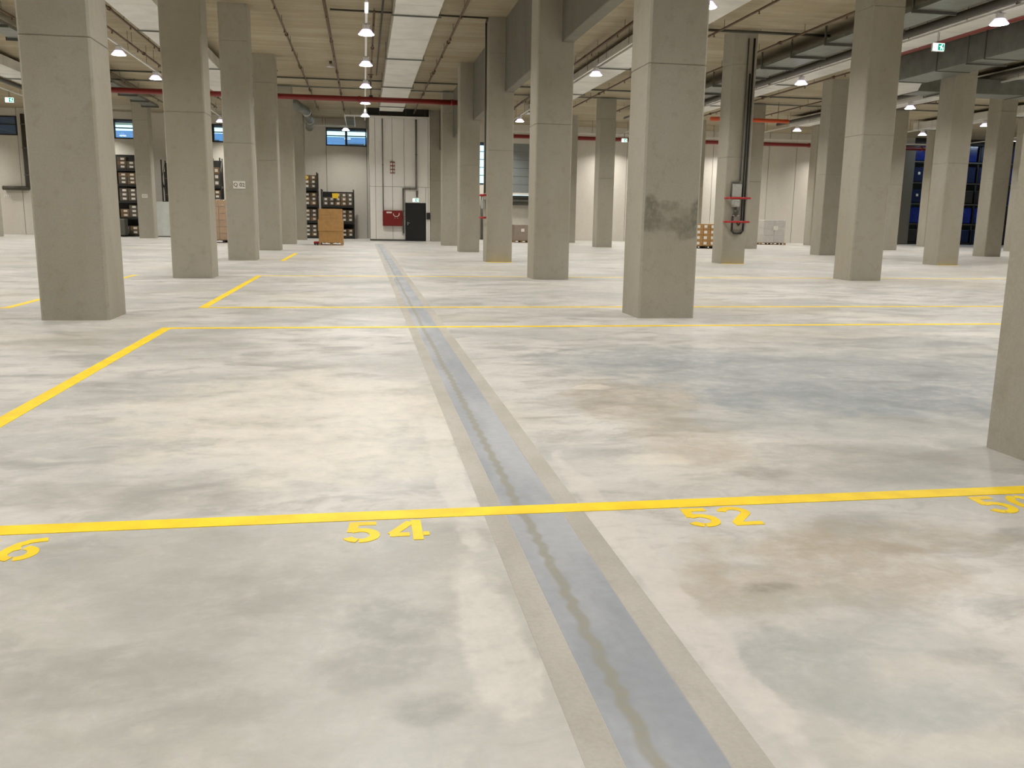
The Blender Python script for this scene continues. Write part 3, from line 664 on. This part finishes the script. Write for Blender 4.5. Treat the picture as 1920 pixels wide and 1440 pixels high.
# lit exit signs
def exit_sign(x, y, z, label, arrow=True, ztop=ZR):
    r = empty('exit_sign', (x, y, z), label, 'exit sign')
    bxo('housing', M_white, -0.19, 0.19, -0.02, 0.05, -0.115, 0.115, r, 0.01); bxo('lit_face', M_sign, -0.18, 0.18, -0.03, -0.02, -0.105, 0.105, r)
    if arrow:
        bm = bmesh.new(); prism2 = [(-0.02, -0.09), (0.165, -0.09), (0.165, 0.09), (-0.02, 0.09)]
        vs = [bm.verts.new((a, -0.033, b_)) for a, b_ in prism2]; vb = [bm.verts.new((a, -0.030, b_)) for a, b_ in prism2]
        bm.faces.new(vs)
        for i in range(4): bm.faces.new((vs[i], vs[(i+1)%4], vb[(i+1)%4], vb[i]))
        finish('green_field', bm, M_signg, r)
        bm = bmesh.new()
        box(bm, 0.085, 0.115, -0.038, -0.034, 0.045, 0.075); box(bm, 0.05, 0.10, -0.038, -0.034, -0.005, 0.04); box(bm, 0.02, 0.06, -0.038, -0.034, 0.01, 0.025)
        box(bm, 0.05, 0.07, -0.038, -0.034, -0.07, -0.005); box(bm, 0.08, 0.13, -0.038, -0.034, -0.03, -0.005); box(bm, 0.11, 0.13, -0.038, -0.034, -0.07, -0.03)
        finish('running_figure', bm, M_sign, r)
    if ztop: bm = bmesh.new(); [cyl(bm, (x_, 0.02, 0.115), (x_, 0.02, ztop-z), 0.008, 6) for x_ in (-0.02, 0.02)]; finish('suspension', bm, M_steel, r)
exit_sign(16.40, 24.25, 6.44, 'lit green and white exit sign hanging under the right pale duct')
exit_sign(16.40, 55.6, 6.40, 'lit white exit sign hanging far back between the smudged column and its neighbour', True)
exit_sign(-16.1, 45.6, 6.46, 'lit pale exit sign hanging at the left edge of the photo')
exit_sign(3.06, YC-0.06, 2.40, 'lit exit sign over the black door', True, None)

# ------------------------------------------------------------------ things on the stair core wall
c = empty('hose_cabinet', (1.70, YC, 0.88), 'dark red hose cabinet with white stickers left of the black door', 'cabinet')
bm = bmesh.new(); box(bm, -0.59, 0.55, -0.28, 0.0, 0, 0.90, 0.012); finish('body', bm, M_red, c)
bxo('cabinet_door', M_red, -0.56, 0.52, -0.305, -0.28, 0.02, 0.86, c, 0.008)
bxo('sticker', M_label, -0.37, -0.06, -0.309, -0.305, 0.74, 0.83, c)
bm = bmesh.new(); ribbon(bm, arc(0.20, 0.70, 0.17, 0.15, 170, 380, 16), 0.035, 0, 0.004)
bmesh.ops.rotate(bm, verts=bm.verts, matrix=Matrix.Rotation(math.radians(90), 3, 'X')); bmesh.ops.translate(bm, verts=bm.verts, vec=(0, -0.305, 0)); finish('hose_sticker', bm, M_label, c)
bm = bmesh.new(); [cyl(bm, (x_, -0.305, 0.46), (x_, -0.335, 0.46), 0.03, 10) for x_ in (0.12, 0.27)]; finish('latch', bm, M_chrome, c)
s = empty('hydrant_sign', (1.72, YC, 3.92), 'red and white projecting fire sign high above the hose cabinet', 'sign')
for k, (a, b_) in enumerate((((-0.15, -0.004), (0.0, -0.16)), ((0.0, -0.16), (0.14, -0.004)))):
    bm = bmesh.new(); prism(bm, [a, b_, (b_[0], b_[1]+0.02), (a[0], a[1]+0.004)], 0, 0.66); finish('sign_leaf', bm, M_red, s)
    for i in range(3):
        A, B = Vector(a), Vector(b_); d_ = (B-A); n_ = Vector((d_.y, -d_.x)).normalized()*0.006
        if n_.y > 0: n_ = -n_
        q0, q1 = A+d_*0.14+n_, A+d_*0.86+n_
        bm = bmesh.new(); prism(bm, [tuple(q0), tuple(q1), tuple(q1-n_*0.8), tuple(q0-n_*0.8)], 0.045+i*0.205, 0.195+i*0.205); finish('pictogram', bm, M_label, s)
def wallpipe(label, pts, r, mat, name='riser_pipe'):
    p = empty(name, pts[0], label, 'pipe'); o = Vector(pts[0]); bm = bmesh.new(); tube(bm, [Vector(q)-o for q in pts], r, 10); finish('pipe', bm, mat, p, True)
    bm = bmesh.new()
    for a, b_ in zip(pts, pts[1:]):
        a, b_ = Vector(a), Vector(b_); m_ = a.lerp(b_, 0.5); dd = (b_-a).normalized(); cyl(bm, m_-dd*0.03-o, m_+dd*0.03-o, r*1.25, 10)
    finish('pipe_clip', bm, M_steel, p, True)
wallpipe('thin grey pipe dropping into the left end of the hose cabinet', [(1.15, YC-0.07, 7.0), (1.15, YC-0.07, 1.80)], 0.032, M_pipeg)
wallpipe('thick dark pipe coming down above the black door to a sideways branch', [(3.10, YC-0.10, 7.0), (3.10, YC-0.10, 3.05), (2.33, YC-0.10, 3.05), (2.33, YC-0.10, 0.45)], 0.055, M_pipeg)
wallpipe('grey pipe stub above the lit sign over the black door', [(3.14, YC-0.06, 2.95), (3.14, YC-0.06, 2.56)], 0.05, M_steel)
c = empty('call_point', (2.41, YC, 2.30), 'small white box on the wall at the upper left of the black door', 'switch box')
bxo('body', M_white, -0.05, 0.05, -0.07, 0, 0, 0.12, c, 0.01); bxo('cover', M_grey, -0.035, 0.035, -0.078, -0.07, 0.02, 0.10, c)
c = empty('red_call_point', (2.42, YC, 1.30), 'small red call point between the hose cabinet and the black door', 'switch box')
bxo('body', M_redbar, -0.045, 0.035, -0.06, 0, 0, 0.12, c, 0.008); bxo('cover', M_label, -0.03, 0.02, -0.066, -0.06, 0.03, 0.09, c)
c = empty('junction_box', (3.80, YC, 1.28), 'small black box on the wall right of the black door', 'switch box')
bxo('body', M_black, -0.10, 0.10, -0.12, 0, 0, 0.40, c, 0.01); bxo('cover', M_black, -0.085, 0.085, -0.13, -0.12, 0.02, 0.38, c)
c = empty('wall_socket', (2.30, YC, 0.40), 'small grey socket low on the wall left of the black door', 'switch box')
bxo('body', M_steel, -0.05, 0.05, -0.2, -0.1, -0.06, 0.04, c, 0.01); bxo('cover', M_grey, -0.035, 0.035, -0.21, -0.2, -0.045, 0.025, c)

# ------------------------------------------------------------------ plates on columns
def plate(x, y, z, w, h, label, txt=None):
    r = empty('column_plate', (x, y, z), label, 'sign'); bxo('plate', M_label, -w/2, w/2, -0.012, 0, -h/2, h/2, r, 0.003)
    if txt:
        cu = bpy.data.curves.new('text', 'FONT'); cu.body = txt; cu.size = h*0.72; cu.align_x = 'CENTER'; cu.align_y = 'CENTER'; cu.extrude = 0.001
        o = bpy.data.objects.new('text', cu); COL.objects.link(o)
        me = bpy.data.meshes.new_from_object(o.evaluated_get(bpy.context.evaluated_depsgraph_get())); bpy.data.objects.remove(o)
        me.materials.clear(); me.materials.append(M_txt); inst('lettering', me, (0, -0.0135, 0), r, (math.radians(90), 0, 0))
    else:
        bm = bmesh.new(); [box(bm, -w*0.36+i*w*0.25, -w*0.20+i*w*0.25, -0.0145, -0.012, -h*0.22, h*0.22) for i in range(3)]; finish('faded_print', bm, M_grey, r)
plate(-3.755, 28.58, 2.295, 0.36, 0.225, 'white plate reading Q 02 on the third left column', 'Q 02')
plate(-12.19, 53.40, 2.36, 0.30, 0.20, 'small faded white plate on the column in the second left row')
plate(-21.6, YB-0.001, 2.30, 0.40, 0.16, 'small faded white plate on the wall at the left edge')
plate(14.95+5.5, 53.4, 2.42, 0.28, 0.2, 'small white plate on the farthest column seen just right of the smudged column')

# hose stations with red guard bars
def station(x, y, rot, label):
    s = empty('hose_station', (x, y, 0), label, 'hydrant', 'hose stations with red guard bars', rot)
    bm = bmesh.new(); tube(bm, [Vector(q) for q in ((0.68, -0.09, 7.3), (0.68, -0.09, 1.12), (0.60, -0.09, 1.03), (0.36, -0.09, 1.03), (0.28, -0.09, 1.12), (0.28, -0.09, 1.60))], 0.036, 10); finish('riser_pipe', bm, M_black, s, True)
    bm = bmesh.new(); tube(bm, [Vector(q) for q in ((0.60, -0.07, 6.2), (0.60, -0.07, 1.45), (0.52, -0.07, 1.30), (0.42, -0.07, 1.42))], 0.026, 10); finish('riser_pipe', bm, M_black, s, True)
    bm = bmesh.new(); tube(bm, [Vector(q) for q in ((0.50, -0.05, 7.3), (0.49, -0.05, 2.76), (0.44, -0.05, 2.71), (0.21, -0.05, 2.71), (0.19, -0.05, 2.20))], 0.024, 8); finish('conduit', bm, M_steel, s, True)
    bm = bmesh.new(); box(bm, 0.22, 0.54, -0.12, 0, 2.24, 2.66, 0.01); finish('control_box', bm, M_grey, s)
    bm = bmesh.new(); box(bm, 0.24, 0.48, -0.20, 0, 1.90, 2.14, 0.03); finish('valve_cover', bm, M_grey, s)
    bm = bmesh.new(); cyl(bm, (0.36, -0.12, 1.58), (0.36, -0.12, 1.90), 0.05, 12); cyl(bm, (0.27, -0.12, 1.66), (0.45, -0.12, 1.66), 0.035, 10); cyl(bm, (0.36, -0.12, 1.74), (0.36, -0.22, 1.74), 0.075, 12); finish('valve', bm, M_steel, s, True)
    bm = bmesh.new(); [cyl(bm, (0.36+k*0.08, -0.18, 1.62), (0.36+k*0.08, -0.20, 1.62), 0.028, 10) for k in (-1, 1)]; finish('valve_cap', bm, M_chrome, s, True)
    for z in (2.19, 1.41):
        g = bmesh.new(); pts = [Vector((0.01, 0, z)), Vector((0.03, -0.26, z)), Vector((0.12, -0.36, z)), Vector((0.70, -0.36, z)), Vector((0.80, -0.26, z)), Vector((0.83, 0, z))]
        tube(g, pts, 0.034, 10); finish('guard_bar', g, M_redbar, s, True)
station(12.0, 28.58, 0, 'hose station with pipes, valves and two red guard bars on a column face')
g = empty('guard_rail', (3.92, 28.95, 0), 'red guard bars seen edge-on at the left side of the third right column', 'guard rail')
for z in (2.14, 1.42):
    bm = bmesh.new(); tube(bm, [Vector(q) for q in ((0, -0.25, z), (-0.16, -0.23, z), (-0.16, 0.25, z), (0, 0.27, z))], 0.03, 10); finish('guard_bar', bm, M_redbar, g, True)
bxo('valve_cover', M_grey, -0.12, 0, -0.12, 0.12, 1.70, 2.0, g, 0.02)

# ------------------------------------------------------------------ pallets and goods
def pallet(x0, y0, w, d, label, mat=None, z=0.0, group=None):
    mat = mat or M_wood
    p = empty('pallet', (x0, y0, z), label, 'pallet', group)
    for i in range(3): bxo('runner', mat, 0, w, d*0.5*i*(1-0.1/d) if d > 0.1 else 0, d*0.5*i*(1-0.1/d)+0.1, 0, 0.022, p)
    for i in range(3):
        for j in range(3): bxo('block', mat, (w-0.12)*i/2, (w-0.12)*i/2+0.12, (d-0.10)*j/2, (d-0.10)*j/2+0.10, 0.022, 0.10, p)
    n = 6
    for i in range(n): bxo('slat', mat, (w-0.12)*i/(n-1), (w-0.12)*i/(n-1)+0.12, 0, d, 0.10, 0.125, p)
    return p
def carton(x0, y0, z0, w, d, h, label, group=None, mat=None, paper=True, name='carton', dx=0.5, tape=True):
    c = empty(name, (x0, y0, z0), label, 'box', group)
    bm = bmesh.new(); box(bm, 0, w, 0, d, 0, h, min(0.01, h*0.05)); finish('body', bm, mat or M_cart, c)
    if tape:
        bm = bmesh.new(); box(bm, 0.0, w, -0.003, 0.0, h*0.49, h*0.52); finish('flap_seam', bm, M_cart2, c)
    if paper: bxo('paper_label', M_label, w*dx-w*0.24, w*dx+w*0.20, -0.006, 0, h*0.28, h*0.78, c)
    return c
pallet(-2.17, 44.0, 1.17, 1.0, 'wooden pallet under the tall brown cardboard stack')
carton(-2.16, 44.0, 0.127, 1.16, 1.0, 0.555, 'bottom brown carton of the tall stack before the black racks', None, M_cart, False, tape=False)
carton(-2.19, 43.98, 0.684, 1.20, 1.04, 0.555, 'middle brown carton of the tall stack before the black racks', None, M_cart, False, tape=False)
c = carton(-2.15, 44.0, 1.241, 1.12, 1.0, 0.50, 'top brown carton of the tall stack before the black racks', None, M_cart, False, tape=False)
bm = bmesh.new(); box(bm, 0.1, 0.5, -0.004, -0.001, 0.2, 0.215); box(bm, 0.55, 0.565, -0.004, -0.001, 0.02, 0.34); finish('crease', bm, M_cart2, c)
j = empty('pallet_jack', (-2.38, 44.2, 0), 'small red pallet truck wheel end sticking out left of the cardboard stack', 'pallet truck')
bm = bmesh.new(); box(bm, -0.04, 0.20, 0.0, 0.35, 0.06, 0.17, 0.02); finish('fork_frame', bm, M_redbar, j)
bm = bmesh.new(); cyl(bm, (0.02, 0.0, 0.05), (0.02, 0.12, 0.05), 0.05, 12); cyl(bm, (0.14, 0.0, 0.05), (0.14, 0.12, 0.05), 0.05, 12); finish('wheel', bm, M_black, j, True)

def rack(x0, x1, y0, y1, levels, ztop, label, brace=True):
    r = empty('storage_rack', (x0, y0, 0), label, 'rack'); w, d = x1-x0, y1-y0
    for a in (0, w-0.07):
        for b_ in (0, d-0.07): bxo('upright', M_black, a, a+0.07, b_, b_+0.07, 0, ztop, r)
    for z in levels:
        bxo('shelf', M_black, 0.0, w, -0.02, d, z-0.13, z+0.0, r)
    bxo('dark_backing', M_black, 0.07, w-0.07, d-0.05, d-0.03, 0.0, ztop-0.12, r)  # black sheet added so the gaps between cartons turn dark
    for a in (0.035, w-0.035):
        bm = bmesh.new(); n = max(2, int(ztop/1.1))
        for i in range(n): cyl(bm, (a, 0.05 if i % 2 else d-0.05, ztop*i/n+0.05), (a, d-0.05 if i % 2 else 0.05, ztop*(i+1)/n-0.05), 0.022, 6)
        finish('side_brace', bm, M_steel, r)
    return r
def fill(x0, x1, y0, depth, levels, tops, cols, rows, desc, skip=0.0, dx=0.6):
    w = (x1-x0-0.16)/cols
    for L, (z, zt) in enumerate(zip(levels, tops)):
        for i in range(cols):
            hh = (zt-z)*0.86/rows
            for k in range(rows):
                if k == rows-1 and random.random() < skip: continue
                pos = ('lower', 'middle', 'upper')[k]; pile = ('first', 'second', 'third', 'fourth', 'fifth')[i]; sh = ('lowest', 'second', 'third', 'fourth', 'top')[L]
                carton(x0+0.08+i*w+0.01, y0+0.05+random.uniform(0, 0.03), z+0.001+k*hh, w-0.02, depth, hh-0.004,
                       '%s labelled carton, %s%s shelf, %s' % (pos, (pile + ' pile, ') if cols > 1 else '', sh, desc), 'cartons on the %s' % desc, random.choice((M_cartg, M_cartg, M_cart2)), True, 'carton', dx, False)
rk = rack(-3.75, -2.80, 57.2, 58.4, [0.13, 1.08, 2.05, 3.08], 4.05, 'tall narrow black rack of cartons beside the farthest left columns')
fill(-3.75, -2.80, 57.2, 0.7, [0.13, 1.08, 2.05, 3.08], [1.0, 1.95, 2.95, 4.0], 2, 3, 'tall narrow black rack', 0.0)
bxo('x', M_ylabel, -3.62, -3.42, 57.185, 57.2, 3.62, 3.86); o = bpy.data.objects['x']; o.name = 'shelf_card'; o.parent = rk; o.matrix_parent_inverse = Matrix.Translation(-rk.location); o['label'] = 'yellow card'
rk = rack(-2.62, -0.58, 57.2, 58.6, [0.13, 1.05, 2.05], 3.05, 'wide black rack of cartons behind the tall cardboard stack')
fill(-2.62, -0.58, 57.2, 0.8, [0.13, 1.05, 2.05], [0.98, 1.92, 2.95], 5, 3, 'wide black rack', 0.15)
bxo('x', M_ylabel, -1.92, -1.55, 57.22, 57.23, 2.50, 2.80); o = bpy.data.objects['x']; o.name = 'shelf_card'; o.parent = rk; o.matrix_parent_inverse = Matrix.Translation(-rk.location); o['label'] = 'yellow card'
LR = [0.13, 1.15, 2.12, 3.10, 4.0]
rack(-15.6, -13.35, 57.0, 58.2, LR, 5.0, 'tall black rack of cartons right of the big left column')
fill(-14.55, -13.40, 57.0, 0.7, LR, [1.0, 2.0, 2.98, 3.88, 4.8], 2, 3, 'tall rack right of the big left column', 0.3)
rack(-12.05, -10.6, 57.2, 58.4, [0.13, 1.2, 2.15, 3.1], 4.6, 'dark rack behind the white board left of the second left column')
for z in (0.13, 1.2, 2.15, 3.1): carton(-11.9, 57.25, z+0.001, 1.2, 0.9, 0.78, 'dark stored box on the rack behind the white board, %s' % {0.13: 'lowest shelf', 1.2: 'second shelf', 2.15: 'third shelf', 3.1: 'top shelf'}[z], 'dark boxes on the rack behind the white board', M_black, False, 'storage_box')
rack(-9.2, -8.6, 57.4, 58.4, [0.13, 1.15, 2.1, 3.1], 4.8, 'narrow dark rack glimpsed between the second and third left columns')
fill(-9.2, -8.6, 57.4, 0.6, [0.13, 1.15, 2.1, 3.1], [1.0, 2.0, 2.98, 4.4], 1, 3, 'narrow rack between left columns', 0.0)
b = empty('white_board', (-12.4, 56.4, 0), 'tall white board standing upright behind the second left column row', 'board')
bxo('board', M_board, 0.05, 1.25, 0, 0.06, 0.06, 2.10, b, 0.006); bxo('edge_frame', M_steel, 0, 0.05, -0.01, 0.3, 0, 2.12, b); bxo('foot', M_steel, 0, 1.25, -0.02, 0.3, 0, 0.06, b)
bm = bmesh.new(); box(bm, 0.0, 0.9, 0, 0.8, 0.10, 1.05, 0.02); cab = empty('cabinet_trolley', (-14.9, 55.9, 0), 'dark grey wheeled cabinet at the foot of the tall left rack', 'cabinet')
finish('body', bm, M_steel, cab); bm = bmesh.new(); [cyl(bm, (x_, y_-0.03, 0.05), (x_, y_+0.03, 0.05), 0.05, 10) for x_ in (0.1, 0.8) for y_ in (0.1, 0.7)]; finish('castors', bm, M_black, cab, True)

def wrapped(x0, y0, w, d, z0, h, nx, nz, label, mat, paper=True, top=True, filmmat=None):
    r = empty('wrapped_load', (x0, y0, z0), label, 'wrapped load')
    for i in range(nx):
        for k in range(nz): bxo('carton', mat, i*w/nx+0.006, (i+1)*w/nx-0.006, 0.02+0.02*((i+k) % 2), d-0.02, k*h/nz, (k+1)*h/nz-0.02, r, 0.012)
    bm = bmesh.new(); box(bm, -0.012, w+0.012, -0.012, d+0.012, 0.0, h+0.012, 0.03); finish('stretch_film', bm, filmmat or M_film, r)
    if paper: bxo('paper_label', M_label, w*0.45, w*0.66, -0.02, -0.013, h*0.55, h*0.74, r)
pallet(-7.55, 46.4, 1.2, 0.8, 'dark pallet under the film wrapped cartons between the left columns', M_dwood)
wrapped(-7.55, 46.4, 1.2, 0.8, 0.127, 2.0, 3, 6, 'film wrapped stack of brown cartons between the second and third left columns', M_cart, False)
pallet(8.85, 52.5, 0.98, 0.9, 'pallet under the wrapped brown load before the dock door')
wrapped(8.87, 52.5, 0.94, 0.9, 0.127, 0.95, 1, 1, 'wrapped brown load with a white label before the dock door', M_cart2)
pallet(9.95, 52.7, 0.9, 0.9, 'pallet partly hidden by the second right column')
wrapped(9.97, 52.7, 0.86, 0.9, 0.127, 1.10, 2, 3, 'second wrapped brown load partly hidden by the second right column', M_cart2, False)
pallet(25.15, 53.7, 1.75, 1.1, 'low pallet under the big white wrapped load')
wrapped(25.35, 53.75, 1.45, 1.0, 0.127, 1.45, 2, 3, 'big white film wrapped load on a pallet at the far right wall', M_wrap)
pallet(17.35, 44.8, 1.2, 0.85, 'dark pallet under the brown cartons right of the smudged column', M_dwood)
for k in range(4):
    for i in range(3):
        carton(17.36+i*0.397, 44.82, 0.127+k*0.29, 0.385, 0.8, 0.286, 'brown carton, %s of the %s layer, low stack right of the smudged column' % (('left', 'middle', 'right')[i], ['lowest', 'second', 'third', 'top'][k]), 'cartons of the low stack right of the smudged column', M_cart, True, 'carton', 0.3)

# blue goods in the bay beyond the far right wall
tag(bxo('wall_annex', M_steel, XOPEN, XR, YB+8.7, YB+9.0, 0, CZ), kind='structure')
tag(bxo('trim_2', M_black, XOPEN, XR, YB, YB+0.3, 7.15, CZ), kind='structure')
r = empty('storage_rack', (39.3, 59.9, 0), 'tall dark rack of blue wrapped goods at the far right', 'rack')
LV = [0.14, 1.55, 3.0, 4.5, 6.0]
for i in range(7):
    for b_ in (0, 1.13): bxo('upright', M_black, i*2.7, i*2.7+0.09, b_, b_+0.09, 0, 7.2, r)
for z in LV: bxo('shelf', M_black, 0, 16.3, 0, 1.2, z-0.13, z, r)
for z in LV[1:]: bxo('beam', M_galv if z in (3.0, 6.0) else M_steel, 0.09, 16.2, -0.03, 0.0, z-0.10, z-0.05, r)
for i in range(6):
    for L, z in enumerate(LV):
        for k in range(2):
            h = random.choice((0.95, 1.05, 1.15)); q = random.random(); m = M_bluew if q < 0.4 else (M_bluedk if q < 0.85 else M_black)
            c = empty('blue_load', (39.3+0.15+i*2.7+k*1.28, 59.95, z+0.001), 'blue wrapped load, %s half of the %s bay, %s shelf, far right rack' % (('left', 'right')[k], ('first', 'second', 'third', 'fourth', 'fifth', 'sixth')[i], ('lowest', 'second', 'third', 'fourth', 'top')[L]), 'wrapped load', 'blue loads on %s of the far right rack' % ['shelf one', 'shelf two', 'shelf three', 'shelf four', 'shelf five'][L])
            bm = bmesh.new(); box(bm, 0, 1.18, 0, 1.05, 0, h, 0.05); finish('goods', bm, m, c)
            if random.random() < 0.2: bxo('paper_label', M_label, 0.5, 0.68, -0.006, -0.001, h*0.5, h*0.68, c)
LB = bpy.data.lights.new('added_annex_lamp', 'AREA'); LB.shape = 'RECTANGLE'; LB.size = 1.2; LB.size_y = 0.15; LB.energy = 70; LB.color = (0.7, 0.85, 1.0)
for i in range(3):  # unseen lamps added to light the blue goods
    t = empty('added_annex_luminaire', (41+i*5, 57.6, 7.35), 'added cold lamp out of sight before the far right blue rack', 'ceiling light', 'added lamps before the blue rack')
    bxo('housing', M_white, -0.62, 0.62, -0.09, 0.09, 0.0, 0.21, t); bxo('lens', M_strip, -0.6, 0.6, -0.07, 0.07, -0.01, 0.0, t)
    l = bpy.data.objects.new('added_annex_lamp', LB); COL.objects.link(l); l.parent = t; l.location = (0, 0, -0.012)

g = empty('shaded_gate_slab', (35.6, 59.36, 0), 'tall gate slab, wall shade in its dark grey, left of the far right blue goods', 'gate')  # slab over the far wall strip; shade put into its dark colour
for i in range(4): bxo('panel', M_shaded_gate, i*0.91, i*0.91+0.90, 0, 0.08, 0.02, 6.95, g, 0.006)
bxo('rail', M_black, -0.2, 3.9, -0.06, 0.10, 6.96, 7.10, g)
# dark pipe boxed on the far left wall
p = empty('down_pipe', (-20.3, 59.3, 0), 'dark thick pipe with a sideways branch on the far left wall', 'pipe')
bm = bmesh.new(); tube(bm, [Vector(q) for q in ((0.0, 0, 7.2), (0.0, 0, 2.80), (-1.45, 0, 2.80))], 0.13, 12); finish('pipe', bm, M_dkpipe, p, True)
for z in (3.6, 5.2, 6.6): bm = bmesh.new(); cyl(bm, (0, 0, z-0.04), (0, 0, z+0.04), 0.16, 12); finish('pipe_clip', bm, M_steel, p, True)
